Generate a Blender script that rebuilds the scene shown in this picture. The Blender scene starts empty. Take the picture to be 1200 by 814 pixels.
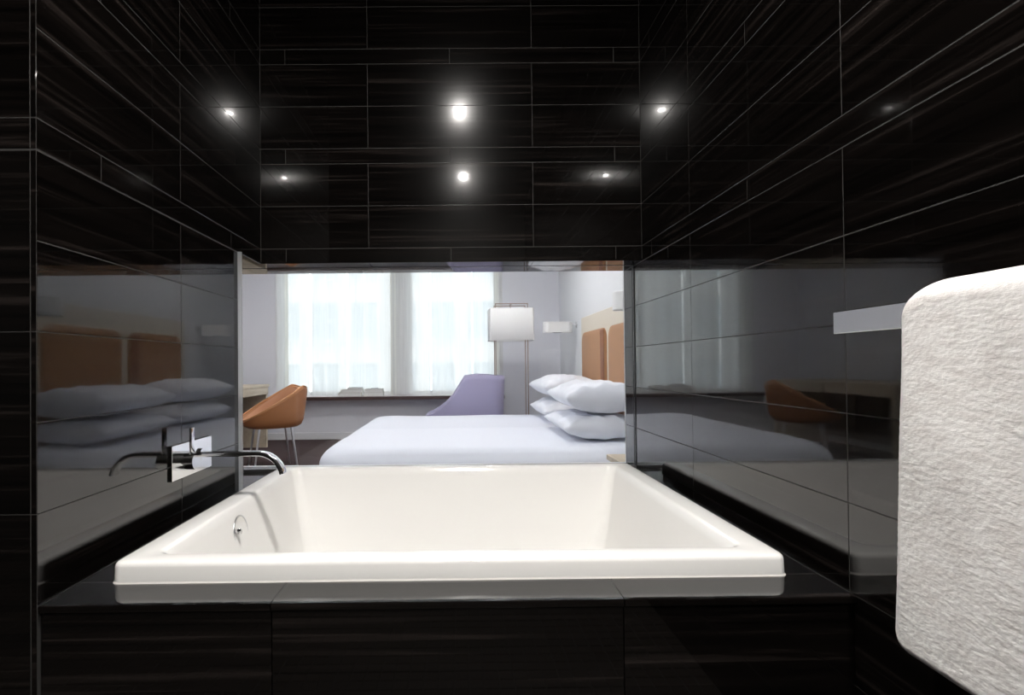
import bpy, bmesh, math, random
from mathutils import Matrix, Vector, noise
random.seed(7)
C = bpy.context.scene.collection
SC = bpy.context.scene
EYE = 1.05                      # eye height above the floor; X right, Y into the room, Z up

# ------------------------------------------------------------------ camera
def make_camera():
    yaw, pitch, roll = 0.0049, 0.0099, 0.0100
    cy, sy, cp, sp = math.cos(yaw), math.sin(yaw), math.cos(pitch), math.sin(pitch)
    r0 = Vector((cy, -sy, 0.0))
    f0 = Vector((sy, cy, 0.0))
    up0 = Vector((0, 0, 1))
    u1 = up0 * cp - f0 * sp
    f1 = up0 * sp + f0 * cp
    cr, sr = math.cos(roll), math.sin(roll)
    right = r0 * cr - u1 * sr
    up = r0 * sr + u1 * cr
    cd = bpy.data.cameras.new('camera')
    cd.sensor_fit = 'HORIZONTAL'; cd.sensor_width = 36
    cd.lens = 612.4 * 36 / 1200
    cd.shift_x = (600 - 540.24) / 1200
    cd.shift_y = (421.6 - 407) / 1200
    cd.clip_start = 0.02
    o = bpy.data.objects.new('camera', cd); C.objects.link(o)
    o.matrix_world = Matrix(((right.x, up.x, -f1.x, 0), (right.y, up.y, -f1.y, 0),
                             (right.z, up.z, -f1.z, EYE), (0, 0, 0, 1)))
    SC.camera = o
make_camera()

# ------------------------------------------------------------------ world, exposure
SKY_STRENGTH = 5.4
BATH_LAMP = 12600.0
BED_FILL = 158.0
w = bpy.data.worlds.new('overcast_sky'); SC.world = w; w.use_nodes = True
wn = w.node_tree
bgn = wn.nodes['Background']
tc = wn.nodes.new('ShaderNodeTexCoord'); sx = wn.nodes.new('ShaderNodeSeparateXYZ')
rp = wn.nodes.new('ShaderNodeValToRGB')
rp.color_ramp.elements[0].position = 0.0; rp.color_ramp.elements[0].color = (0.82, 0.82, 0.83, 1)
rp.color_ramp.elements[1].position = 0.6; rp.color_ramp.elements[1].color = (0.88, 0.91, 0.96, 1)
wn.links.new(tc.outputs['Generated'], sx.inputs[0]); wn.links.new(sx.outputs['Z'], rp.inputs[0])
wn.links.new(rp.outputs[0], bgn.inputs['Color']); bgn.inputs['Strength'].default_value = SKY_STRENGTH
def portal(x, y, z, sxx, szz):
    l = bpy.data.lights.new('window_portal', 'AREA'); l.shape = 'RECTANGLE'; l.size = sxx; l.size_y = szz
    l.cycles.is_portal = True
    o = bpy.data.objects.new('window_portal', l); C.objects.link(o)
    o.location = (x, y, z); o.rotation_euler = (math.radians(-90), 0, 0)
portal(-1.73, 7.86, 1.5, 1.6, 1.8); portal(-0.115, 7.86, 1.5, 1.25, 1.8)
vs = SC.view_settings
vs.view_transform = 'Standard'; vs.look = 'None'; vs.exposure = 0.0; vs.gamma = 1.0; vs.use_curve_mapping = False
SC.cycles.use_denoising = True
SC.cycles.max_bounces = 14; SC.cycles.diffuse_bounces = 6; SC.cycles.glossy_bounces = 8
SC.cycles.transparent_max_bounces = 16; SC.cycles.transmission_bounces = 8
SC.cycles.sample_clamp_indirect = 8.0
SC.cycles.caustics_reflective = False; SC.cycles.caustics_refractive = False

# ------------------------------------------------------------------ materials
def new_mat(name):
    m = bpy.data.materials.new(name); m.use_nodes = True
    return m, m.node_tree, m.node_tree.nodes['Principled BSDF']
def mat(name, col, rough=0.5, metal=0.0, noise_amt=0.0, noise_scale=30.0, bump=0.0, bump_scale=200.0, spec=0.5, sheen=0.0, stretch=(1, 1, 1), dist=0.002):
    m, nt, b = new_mat(name)
    N, L = nt.nodes, nt.links
    b.inputs['Base Color'].default_value = (*col, 1); b.inputs['Roughness'].default_value = rough
    b.inputs['Metallic'].default_value = metal; b.inputs['Specular IOR Level'].default_value = spec
    if sheen: b.inputs['Sheen Weight'].default_value = sheen
    t = N.new('ShaderNodeTexCoord'); mp = N.new('ShaderNodeMapping'); mp.inputs['Scale'].default_value = stretch
    L.new(t.outputs['Object'], mp.inputs[0])
    if noise_amt:
        n = N.new('ShaderNodeTexNoise'); n.inputs['Scale'].default_value = noise_scale; n.inputs['Detail'].default_value = 4
        r = N.new('ShaderNodeMapRange'); r.inputs['To Min'].default_value = 1 - noise_amt; r.inputs['To Max'].default_value = 1 + noise_amt
        mx = N.new('ShaderNodeVectorMath'); mx.operation = 'SCALE'; mx.inputs[0].default_value = col
        L.new(mp.outputs[0], n.inputs['Vector']); L.new(n.outputs['Fac'], r.inputs['Value'])
        L.new(r.outputs[0], mx.inputs['Scale']); L.new(mx.outputs[0], b.inputs['Base Color'])
    if bump:
        n2 = N.new('ShaderNodeTexNoise'); n2.inputs['Scale'].default_value = bump_scale; n2.inputs['Detail'].default_value = 3
        bp = N.new('ShaderNodeBump'); bp.inputs['Strength'].default_value = bump; bp.inputs['Distance'].default_value = dist
        L.new(mp.outputs[0], n2.inputs['Vector']); L.new(n2.outputs['Fac'], bp.inputs['Height']); L.new(bp.outputs[0], b.inputs['Normal'])
    return m
def mat_tile():
    # dark polished stone with long thin veins that run along each tile
    m, nt, b = new_mat('dark_veined_stone'); N, L = nt.nodes, nt.links
    t = N.new('ShaderNodeTexCoord'); oi = N.new('ShaderNodeObjectInfo')
    sc = N.new('ShaderNodeMath'); sc.operation = 'MULTIPLY'; sc.inputs[1].default_value = 37.0
    L.new(oi.outputs['Random'], sc.inputs[0])
    cb = N.new('ShaderNodeCombineXYZ'); 
    for i in range(3): L.new(sc.outputs[0], cb.inputs[i])
    ad = N.new('ShaderNodeVectorMath'); L.new(t.outputs['Object'], ad.inputs[0]); L.new(cb.outputs[0], ad.inputs[1])
    mp = N.new('ShaderNodeMapping'); mp.inputs['Scale'].default_value = (1.0, 10.0, 55.0); mp.inputs['Rotation'].default_value = (0, math.radians(3.0), 0)
    L.new(ad.outputs[0], mp.inputs[0])
    n = N.new('ShaderNodeTexNoise'); n.inputs['Scale'].default_value = 1.0; n.inputs['Detail'].default_value = 7; n.inputs['Roughness'].default_value = 0.62; n.inputs['Distortion'].default_value = 0.3
    L.new(mp.outputs[0], n.inputs['Vector'])
    r = N.new('ShaderNodeValToRGB'); e = r.color_ramp.elements
    e[0].position = 0.36; e[0].color = (0.0012, 0.0010, 0.0009, 1); e[1].position = 0.80; e[1].color = (0.034, 0.027, 0.0245, 1)
    x = e.new(0.56); x.color = (0.0036, 0.0028, 0.0025, 1)
    L.new(n.outputs['Fac'], r.inputs[0]); L.new(r.outputs[0], b.inputs['Base Color'])
    b.inputs['IOR'].default_value = 1.6
    b.inputs['Coat Weight'].default_value = 0.12; b.inputs['Coat Roughness'].default_value = 0.16
    rr = N.new('ShaderNodeMapRange'); rr.inputs['To Min'].default_value = 0.015; rr.inputs['To Max'].default_value = 0.05
    L.new(n.outputs['Fac'], rr.inputs['Value']); L.new(rr.outputs[0], b.inputs['Roughness'])
    bp = N.new('ShaderNodeBump'); bp.inputs['Strength'].default_value = 0.006; bp.inputs['Distance'].default_value = 0.001
    L.new(n.outputs['Fac'], bp.inputs['Height']); L.new(bp.outputs[0], b.inputs['Normal'])
    return m
def mat_wood(name, c0, c1, scale=(2, 30, 30), rough=0.45):
    m, nt, b = new_mat(name); N, L = nt.nodes, nt.links
    t = N.new('ShaderNodeTexCoord'); mp = N.new('ShaderNodeMapping'); mp.inputs['Scale'].default_value = scale
    n = N.new('ShaderNodeTexNoise'); n.inputs['Scale'].default_value = 1; n.inputs['Detail'].default_value = 6
    r = N.new('ShaderNodeValToRGB'); r.color_ramp.elements[0].color = (*c0, 1); r.color_ramp.elements[1].color = (*c1, 1)
    r.color_ramp.elements[0].position = .3; r.color_ramp.elements[1].position = .7
    L.new(t.outputs['Object'], mp.inputs[0]); L.new(mp.outputs[0], n.inputs[0]); L.new(n.outputs['Fac'], r.inputs[0]); L.new(r.outputs[0], b.inputs['Base Color'])
    b.inputs['Roughness'].default_value = rough
    return m
def mat_glass(name, tint=(0.97, 0.985, 0.98)):
    m = bpy.data.materials.new(name); m.use_nodes = True; nt = m.node_tree; N, L = nt.nodes, nt.links
    N.remove(N['Principled BSDF']); out = N['Material Output']
    tr = N.new('ShaderNodeBsdfTransparent'); tr.inputs[0].default_value = (*tint, 1)
    gl = N.new('ShaderNodeBsdfGlossy'); gl.inputs['Roughness'].default_value = 0.0
    fr = N.new('ShaderNodeFresnel'); fr.inputs['IOR'].default_value = 1.45
    mx = N.new('ShaderNodeMixShader'); L.new(fr.outputs[0], mx.inputs[0]); L.new(tr.outputs[0], mx.inputs[1]); L.new(gl.outputs[0], mx.inputs[2]); L.new(mx.outputs[0], out.inputs[0])
    return m
def mat_sheer(name, see, col=(0.95, 0.95, 0.935), through=0.66):
    m = bpy.data.materials.new(name); m.use_nodes = True; nt = m.node_tree; N, L = nt.nodes, nt.links
    N.remove(N['Principled BSDF']); out = N['Material Output']
    tr = N.new('ShaderNodeBsdfTransparent')
    df = N.new('ShaderNodeBsdfDiffuse'); df.inputs[0].default_value = (*col, 1)
    tl = N.new('ShaderNodeBsdfTranslucent'); tl.inputs[0].default_value = (*col, 1)
    m1 = N.new('ShaderNodeMixShader'); m1.inputs[0].default_value = through; L.new(df.outputs[0], m1.inputs[1]); L.new(tl.outputs[0], m1.inputs[2])
    t = N.new('ShaderNodeTexCoord'); mp = N.new('ShaderNodeMapping'); mp.inputs['Scale'].default_value = (60, 60, 1.2)
    n = N.new('ShaderNodeTexNoise'); n.inputs['Scale'].default_value = 1; L.new(t.outputs['Object'], mp.inputs[0]); L.new(mp.outputs[0], n.inputs[0])
    r = N.new('ShaderNodeMapRange'); r.inputs['To Min'].default_value = 1 - see - .12; r.inputs['To Max'].default_value = 1 - see + .12; L.new(n.outputs['Fac'], r.inputs[0])
    m2 = N.new('ShaderNodeMixShader'); L.new(r.outputs[0], m2.inputs[0]); L.new(tr.outputs[0], m2.inputs[1]); L.new(m1.outputs[0], m2.inputs[2]); L.new(m2.outputs[0], out.inputs[0])
    return m
def mat_emit(name, col, s):
    m = bpy.data.materials.new(name); m.use_nodes = True; nt = m.node_tree; N, L = nt.nodes, nt.links
    N.remove(N['Principled BSDF']); e = N.new('ShaderNodeEmission'); e.inputs[0].default_value = (*col, 1); e.inputs[1].default_value = s
    L.new(e.outputs[0], N['Material Output'].inputs[0]); return m
def mat_towel():
    m, nt, b = new_mat('white_terry'); N, L = nt.nodes, nt.links
    b.inputs['Roughness'].default_value = 0.95; b.inputs['Specular IOR Level'].default_value = 0.1; b.inputs['Sheen Weight'].default_value = 0.25
    t = N.new('ShaderNodeTexCoord')
    n1 = N.new('ShaderNodeTexNoise'); n1.inputs['Scale'].default_value = 60; n1.inputs['Detail'].default_value = 5
    mp = N.new('ShaderNodeMapping'); mp.inputs['Scale'].default_value = (1, 0.45, 1); L.new(t.outputs['Object'], mp.inputs[0]); L.new(mp.outputs[0], n1.inputs[0])
    r = N.new('ShaderNodeValToRGB'); r.color_ramp.elements[0].position = .32; r.color_ramp.elements[0].color = (0.78, 0.75, 0.73, 1); r.color_ramp.elements[1].position = .62; r.color_ramp.elements[1].color = (0.90, 0.885, 0.87, 1)
    L.new(n1.outputs['Fac'], r.inputs[0]); L.new(r.outputs[0], b.inputs['Base Color'])
    n2 = N.new('ShaderNodeTexNoise'); n2.inputs['Scale'].default_value = 420; n2.inputs['Detail'].default_value = 4
    L.new(mp.outputs[0], n2.inputs[0])
    bp = N.new('ShaderNodeBump'); bp.inputs['Strength'].default_value = 0.34; bp.inputs['Distance'].default_value = 0.002
    L.new(n2.outputs['Fac'], bp.inputs['Height']); L.new(bp.outputs[0], b.inputs['Normal'])
    return m
M = {}
M['tile'] = mat_tile()
M['grout'] = mat('grey_grout', (0.029, 0.028, 0.027), 0.8, bump=0.2)
M['acrylic'] = mat('white_enamel', (0.90, 0.893, 0.875), 0.12, spec=0.5)
M['chrome'] = mat('chrome', (0.85, 0.85, 0.86), 0.06, 1.0)
M['satin'] = mat('satin_steel', (0.62, 0.62, 0.63), 0.3, 1.0)
M['track'] = mat('dark_channel', (0.03, 0.03, 0.032), 0.4, 0.6)
M['silicone'] = mat('white_sealant', (0.75, 0.73, 0.7), 0.4)
M['towel'] = mat_towel()
M['darkceil'] = mat('dark_bathroom_paint', (0.02, 0.019, 0.018), 0.7)
M['mosaic'] = mat('dark_mosaic', (0.035, 0.030, 0.027), 0.35, noise_amt=0.3, noise_scale=8)
M['wall'] = mat('pale_lavender_paint', (0.82, 0.825, 0.87), 0.6, noise_amt=0.015, noise_scale=3, bump=0.05, bump_scale=300)
M['wallwhite'] = mat('pale_grey_paint', (0.82, 0.835, 0.85), 0.6, noise_amt=0.015, noise_scale=3, bump=0.05, bump_scale=300)
M['whiteceil'] = mat('white_ceiling_paint', (0.85, 0.85, 0.85), 0.7)
M['trimwhite'] = mat('white_trim_paint', (0.82, 0.82, 0.84), 0.4)
M['carpet'] = mat('mauve_brown_carpet', (0.085, 0.06, 0.06), 0.95, noise_amt=0.25, noise_scale=120, bump=0.5, bump_scale=400, spec=0.1, dist=.004)
M['sill'] = mat_wood('dark_walnut', (0.045, 0.022, 0.02), (0.09, 0.05, 0.045), (2, 30, 30), 0.4)
M['sillstone'] = mat('pale_sill_paint', (0.62, 0.58, 0.59), 0.4)
M['sheer'] = mat_sheer('sheer_voile', 0.17)
M['sheer_hem'] = mat_sheer('sheer_hem', 0.10, (0.97, 0.965, 0.93), 0.9)
M['frame'] = mat('window_frame_paint', (0.75, 0.76, 0.76), 0.5)
M['pane'] = mat_glass('window_glass', (0.95, 0.97, 0.96))
M['bathglass'] = mat_glass('bath_glass', (0.97, 0.98, 0.985))
M['linen'] = mat('white_duvet_cotton', (0.80, 0.825, 0.90), 0.85, noise_amt=0.015, noise_scale=4, bump=0.15, bump_scale=500, spec=0.15, sheen=0.15)
M['pillow'] = mat('white_pillow_cotton', (0.82, 0.84, 0.90), 0.85, bump=0.15, bump_scale=500, spec=0.15, sheen=0.15)
M['pillow_end'] = mat('shaded_pillow_cotton', (0.70, 0.71, 0.77), 0.85, bump=0.15, bump_scale=500, spec=0.15)
M['bedbase'] = mat('grey_bed_base', (0.4, 0.4, 0.43), 0.8, bump=.2)
M['cream'] = mat('cream_board', (0.74, 0.68, 0.57), 0.5, noise_amt=0.02, noise_scale=5)
M['tan'] = mat('tan_leather', (0.44, 0.225, 0.105), 0.45, noise_amt=0.06, noise_scale=12, bump=0.15, bump_scale=160)
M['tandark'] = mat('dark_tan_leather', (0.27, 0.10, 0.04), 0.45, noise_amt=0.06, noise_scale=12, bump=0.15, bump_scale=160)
M['cognac'] = mat('cognac_leather', (0.40, 0.165, 0.062), 0.42, noise_amt=0.08, noise_scale=10, bump=0.15, bump_scale=150)
M['lavender'] = mat('lavender_upholstery', (0.40, 0.375, 0.54), 0.8, noise_amt=0.05, noise_scale=40, bump=0.2, bump_scale=300, sheen=.2)
M['lampshade'] = mat('white_lamp_shade', (0.80, 0.80, 0.79), 0.8, noise_amt=.02, noise_scale=30, bump=.1)
M['bronze'] = mat('bronze_metal', (0.42, 0.34, 0.30), 0.35, 0.7)
M['whitemetal'] = mat('white_lamp_metal', (0.85, 0.85, 0.86), 0.35)
M['oak'] = mat_wood('pale_oak', (0.56, 0.47, 0.35), (0.68, 0.59, 0.46), (25, 2, 25))
M['oakshade'] = mat_wood('grey_oak_panel', (0.20, 0.16, 0.13), (0.27, 0.22, 0.18), (25, 2, 25))
M['paper'] = mat('white_paper', (0.85, 0.85, 0.82), 0.7)
M['bookcream'] = mat('cream_book_cover', (0.66, 0.63, 0.56), 0.6)
M['bookgrey'] = mat('grey_book_cover', (0.33, 0.34, 0.37), 0.6)
M['pen'] = mat('black_pen', (0.03, 0.03, 0.035), 0.4)
M['facade'] = mat('pale_facade_render', (0.80, 0.80, 0.79), 0.9, noise_amt=0.04, noise_scale=1.5)
M['facadepane'] = mat('facade_window_pane', (0.50, 0.56, 0.60), 0.3)
M['facadetrim'] = mat('facade_window_trim', (0.86, 0.86, 0.85), 0.7)
M['asphalt'] = mat('street_paving', (0.4, 0.4, 0.4), 0.9, noise_amt=.1, noise_scale=4)
M['bath_lens'] = mat_emit('bath_downlight_lens', (1.0, 0.96, 0.915), BATH_LAMP)
M['bed_fill_lens'] = mat_emit('bed_fill_lamp', (1.0, 0.975, 0.96), BED_FILL)

# ------------------------------------------------------------------ mesh helpers
def obj(name, bm, m, parent=None, smooth=False, kind=None):
    me = bpy.data.meshes.new(name)
    if isinstance(bm, bmesh.types.BMesh):
        bmesh.ops.recalc_face_normals(bm, faces=bm.faces)
        bm.to_mesh(me); bm.free()
    else: me = bm
    if smooth:
        for p in me.polygons: p.use_smooth = True
    if m is not None and not me.materials: me.materials.append(m)
    o = bpy.data.objects.new(name, me); C.objects.link(o)
    if parent: o.parent = parent
    if kind: o['kind'] = kind
    return o
def thing(name, label, cat, loc=(0, 0, 0), rz=0.0, group=None):
    o = bpy.data.objects.new(name, None); C.objects.link(o); o.location = loc; o.rotation_euler = (0, 0, rz)
    o.empty_display_size = 0.1
    tag(o, label, cat, group); return o
def tag(o, label, cat, group=None):
    o['label'] = label; o['category'] = cat
    if group: o['group'] = group
    return o
def add_box(bm, x0, x1, y0, y1, z0, z1, bev=0.0, seg=2):
    r = bmesh.ops.create_cube(bm, size=1.0)
    for v in r['verts']:
        v.co = Vector((x0 + (v.co.x + .5) * (x1 - x0), y0 + (v.co.y + .5) * (y1 - y0), z0 + (v.co.z + .5) * (z1 - z0)))
    if bev:
        ed = list({e for v in r['verts'] for e in v.link_edges})
        bmesh.ops.bevel(bm, geom=ed, offset=bev, segments=seg, profile=0.5, affect='EDGES')
def box(*a, **k):
    bm = bmesh.new(); add_box(bm, *a, **k); return bm
def add_cyl(bm, p0, p1, r0, r1=None, n=20):
    p0, p1 = Vector(p0), Vector(p1); d = p1 - p0; r1 = r0 if r1 is None else r1
    q = d.to_track_quat('Z', 'Y').to_matrix().to_4x4()
    bmesh.ops.create_cone(bm, cap_ends=True, segments=n, radius1=r0, radius2=r1, depth=d.length, matrix=Matrix.Translation((p0 + p1) / 2) @ q)
def cyl(*a, **k):
    bm = bmesh.new(); add_cyl(bm, *a, **k); return bm
def add_tube(bm, pts, rad, n=14):
    pts = [Vector(p) for p in pts]; rings = []
    rad = rad if isinstance(rad, (list, tuple)) else [rad] * len(pts)
    ref = None
    for i, p in enumerate(pts):
        t = (pts[min(i + 1, len(pts) - 1)] - pts[max(i - 1, 0)]).normalized()
        if ref is None: ref = t.orthogonal().normalized()
        a = (ref - t * ref.dot(t)).normalized(); b = t.cross(a); ref = a
        rings.append([bm.verts.new(p + (a * math.cos(2 * math.pi * k / n) + b * math.sin(2 * math.pi * k / n)) * rad[i]) for k in range(n)])
    bridge(bm, rings, True, True)
def bridge(bm, rings, cap0=False, cap1=False):
    n = len(rings[0])
    for r, s in zip(rings, rings[1:]):
        for k in range(n):
            bm.faces.new((r[k], r[(k + 1) % n], s[(k + 1) % n], s[k]))
    if cap0: bm.faces.new(rings[0][::-1])
    if cap1: bm.faces.new(rings[-1])
def rrect(x0, x1, y0, y1, r, n=6):
    pts = []
    for cx, cy, a0 in ((x1 - r, y1 - r, 0), (x0 + r, y1 - r, 90), (x0 + r, y0 + r, 180), (x1 - r, y0 + r, 270)):
        for k in range(n + 1):
            a = math.radians(a0 + 90 * k / n); pts.append((cx + r * math.cos(a), cy + r * math.sin(a)))
    return pts
def ring(bm, pts, z):
    return [bm.verts.new((p[0], p[1], z(p[0], p[1]) if callable(z) else z)) for p in pts]
def smooth_by_angle(o, deg=35):
    me = o.data
    for p in me.polygons: p.use_smooth = True
    b = bmesh.new(); b.from_mesh(me)
    for e in b.edges:
        if len(e.link_faces) == 2 and e.calc_face_angle(0) > math.radians(deg): e.smooth = False
    b.to_mesh(me); b.free()
    return o

# ------------------------------------------------------------------ tiles
TL, TH, TN, GAP, TT = 0.7355, 0.1893, 0.0680, 0.0020, 0.008
_tiles = {}
def tile_mesh(w, h):
    """a tile in its own frame: length along X, height along Z, face towards -Y, back at y=0"""
    key = (round(w, 3), round(h, 3))
    if key not in _tiles:
        bm = bmesh.new(); c = 0.0005; hw, hh = w / 2 - GAP / 2, h / 2 - GAP / 2
        rs = []
        for (y, i) in ((0, 0), (-TT + c, 0), (-TT, c)):
            rs.append([bm.verts.new((sx_ * (hw - i), y, sz_ * (hh - i))) for sx_, sz_ in ((-1, -1), (1, -1), (1, 1), (-1, 1))])
        bridge(bm, rs, True, True)
        bmesh.ops.recalc_face_normals(bm, faces=bm.faces)
        me = bpy.data.meshes.new('tile'); bm.to_mesh(me); bm.free(); me.materials.append(M['tile']); _tiles[key] = me
    return _tiles[key]
def put_tile(parent, u0, u1, v0, v1, place, rot):
    if u1 - u0 < 0.010 or v1 - v0 < 0.008: return
    o = bpy.data.objects.new('tile', tile_mesh(u1 - u0, v1 - v0)); C.objects.link(o); o.parent = parent
    o.location = place((u0 + u1) / 2, (v0 + v1) / 2); o.rotation_euler = rot
def rows_between(z0, z1):
    """tile courses (bottom, top, narrow) between two heights; the courses of the room line up everywhere"""
    base = EYE - 0.4894
    edges = []
    z = base
    while z > -0.3: z -= TH
    zz = z; lines = [zz]
    nar = []
    top = EYE + 0.4598
    while zz < base + 4.999 * TH - 1e-6: zz += TH; lines.append(zz)
    seq = [False, True, True, False]
    # above the soffit: narrow, two full, narrow, then full courses
    pat = [TN, TH, TH, TN, TH, TH, TN, TH, TH, TN, TH, TH]
    for p in pat: zz += p; lines.append(zz)
    out = []
    for a, b in zip(lines, lines[1:]):
        lo, hi = max(a, z0), min(b, z1)
        if hi - lo > 0.008: out.append((lo, hi, abs(b - a - TN) < 0.01))
    return out
def tile_area(parent, u0, u1, z0, z1, joint, place, rot):
    for lo, hi, nar in rows_between(z0, z1):
        j = joint + (TL / 2 if nar else 0)
        k = math.floor((u0 - j) / TL)
        x = j + k * TL
        while x < u1 - 1e-6:
            a, b = max(x, u0), min(x + TL, u1)
            put_tile(parent, a, b, lo, hi, place, rot); x += TL

XL, XR, YF, YB, YG, YO, YP = -0.8751, 0.8249, 1.0884, 2.3268, 2.4477, 2.585, 2.082
DECK, SOF, CEIL = EYE - 0.4894, EYE + 0.4598, EYE + 2.0
BXL, BY0 = -2.6, -1.7              # bathroom's far left and rear
RX0, RX1, RY1, RCEIL = -3.3, 1.47, 7.56, 2.85   # bedroom
XN = -1.10                          # recess at the left end of the opening
e = 0.0004       # how far the grout lies behind the tile faces
STRUCT = 'structure'
def struct(name, bm, m, **k): return obj(name, bm, m, kind=STRUCT, **k)

# right wall of the bathroom: backing behind the tiles, tiles proud of the grout
wr = struct('wall_right', box(XR + e, XR + 0.12, BY0, YO, 0, CEIL), M['grout'])
tile_area(wr, -YO, -BY0, 0, CEIL, -1.8446, lambda u, v: (XR + TT, -u, v), (0, 0, -math.pi / 2))
# left pier (lower) and the wall above it
wl = struct('wall_left', box(BXL, XL - e, YF + e, YP - 0.001, 0, SOF), M['grout'])
bm = box(BXL, XL - e, YF + e, YB + 0.01, SOF + 0.001, CEIL)
wlu = struct('wall_left_upper', bm, M['grout'])
tile_area(wl, YF, YP, DECK, SOF, 1.6547, lambda u, v: (XL - TT, u, v), (0, 0, math.pi / 2))
tile_area(wlu, YF, YB, SOF, CEIL, 1.6547, lambda u, v: (XL - TT, u, v), (0, 0, math.pi / 2))
# pier front (faces the camera) with its narrow corner tiles
for par, z0, z1 in ((wl, 0, SOF), (wlu, SOF, CEIL)):
    rows = rows_between(z0, z1); i = 0
    while i < len(rows):
        lo, hi, nar = rows[i]
        if not nar and i + 1 < len(rows) and not rows[i + 1][2]: hi = rows[i + 1][1]; i += 1
        put_tile(par, XL - 0.013, XL, lo, hi, lambda u, v: (u, YF + TT, v), (0, 0, 0))
        x = XL - 0.013
        while x > BXL: put_tile(par, max(x - TL, BXL), x, lo, hi, lambda u, v: (u, YF + TT, v), (0, 0, 0)); x -= TL
        i += 1
# header above the opening, facing the camera, with its soffit
wb = struct('wall_back', box(XN, XR, YB + e, YO, SOF + 0.009, CEIL), M['grout'])
tile_area(wb, XL, XR, SOF, CEIL, 0.3404, lambda u, v: (u, YB + TT, v), (0, 0, 0))
for x0, x1 in ((XN, -0.395), (-0.395, 0.3404), (0.3404, XR)):
    put_tile(wb, x0, x1, YB, YG - 0.012, lambda u, v: (u, v, SOF + TT), (math.pi / 2, 0, 0))
    put_tile(wb, x0, x1, YG + 0.012, YO, lambda u, v: (u, v, SOF + TT), (math.pi / 2, 0, 0))
put_tile(wb, XN, XL, YP, YB, lambda u, v: (u, v, SOF + TT), (math.pi / 2, 0, 0))
# recess wall at the left end of the opening
wn_ = struct('wall_recess', box(BXL, XN, YP, YO, 0, SOF + 0.2), M['grout'])
tile_area(wn_, YP, YO, DECK, SOF, 2.4, lambda u, v: (XN - TT + 0.009, u, v), (0, 0, math.pi / 2))
# bathroom enclosure behind the camera
struct('wall_bath_left', box(BXL - 0.1, BXL, BY0 - .1, YF + .02, -.05, CEIL + .1), M['darkceil'])
struct('wall_front', box(BXL, XR + 0.12, BY0 - 0.1, BY0, -.05, CEIL + .1), M['darkceil'])
struct('ceiling', box(BXL, XR + 0.12, BY0, YO, CEIL, CEIL + 0.1), M['darkceil'])
fl = struct('floor', box(BXL, XR + .12, BY0, YO, -0.1, -0.002), M['grout'])
def mosaic():
    bm = bmesh.new(); p, g = 0.05, 0.0022
    nx, ny = int((XR - BXL) / p), int((YF - BY0) / p)
    for i in range(nx):
        for j in range(ny):
            x1, y1 = XR - i * p - g, YF - j * p - g; x0, y0 = x1 - p + 2 * g, y1 - p + 2 * g
            b_ = [bm.verts.new(c) for c in ((x0, y0, -.002), (x1, y0, -.002), (x1, y1, -.002), (x0, y1, -.002))]
            t_ = [bm.verts.new(c) for c in ((x0 + .001, y0 + .001, 0), (x1 - .001, y0 + .001, 0), (x1 - .001, y1 - .001, 0), (x0 + .001, y1 - .001, 0))]
            bridge(bm, [b_, t_], False, True)
    return bm
obj('mosaic', mosaic(), M['mosaic'], fl, kind='stuff')

# ------------------------------------------------------------------ tub deck (tiled surround)
TX0, TX1, TY0, TY1, TZ = -0.7962, 0.7499, 1.1963, 2.3371, EYE - 0.4410
bm = bmesh.new()
add_box(bm, XL, XR, YF + 0.018, TY0 + 0.03, 0, DECK - e)
add_box(bm, XL, TX0 + 0.03, TY0 + 0.03, YO, 0, DECK - e)
add_box(bm, TX1 - 0.03, XR, TY0 + 0.03, YO, 0, DECK - e)
add_box(bm, TX0 + 0.03, TX1 - 0.03, TY1 - 0.02, YO, 0, DECK - e)
add_box(bm, XN, XL, YP, YO, 0, DECK - e)
dk = struct('tub_surround', bm, M['grout'])
LIP = 0.016
cols = (XL, -0.395, 0.3404, XR)
flat = (-math.pi / 2, 0, 0)
for x0, x1 in zip(cols, cols[1:]):
    put_tile(dk, x0, x1, YF, TY0 + 0.012, lambda u, v: (u, v, DECK - TT), flat)
    put_tile(dk, x0, x1, YF - .001, YF + .001, lambda u, v: (u, v, 0), flat)
    a, b = x0 + GAP / 2, x1 - GAP / 2
    put_tile(dk, x0, x1, TY1 - 0.012, YO, lambda u, v: (u, v, DECK - TT), flat)
    z = DECK - LIP - 0.002
    put_tile(dk, x0, x1, DECK - LIP, DECK - 0.0005, lambda u, v: (u, YF + TT + .0005, v), (0, 0, 0))
    while z > 0.01:
        put_tile(dk, x0, x1, max(z - TH, 0.0), z, lambda u, v: (u, YF + TT + 0.008, v), (0, 0, 0)); z -= TH
for (x0, x1) in ((XL, TX0 + 0.012), (TX1 - 0.012, XR)):
    for y0, y1 in ((TY0 + .012, 1.6547), (1.6547, TY1 - .012)):
        put_tile(dk, x0, x1, y0, y1, lambda u, v: (u, v, DECK - TT), flat)
put_tile(dk, XN, XL, YP, YO, lambda u, v: (u, v, DECK - TT), flat)

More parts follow.
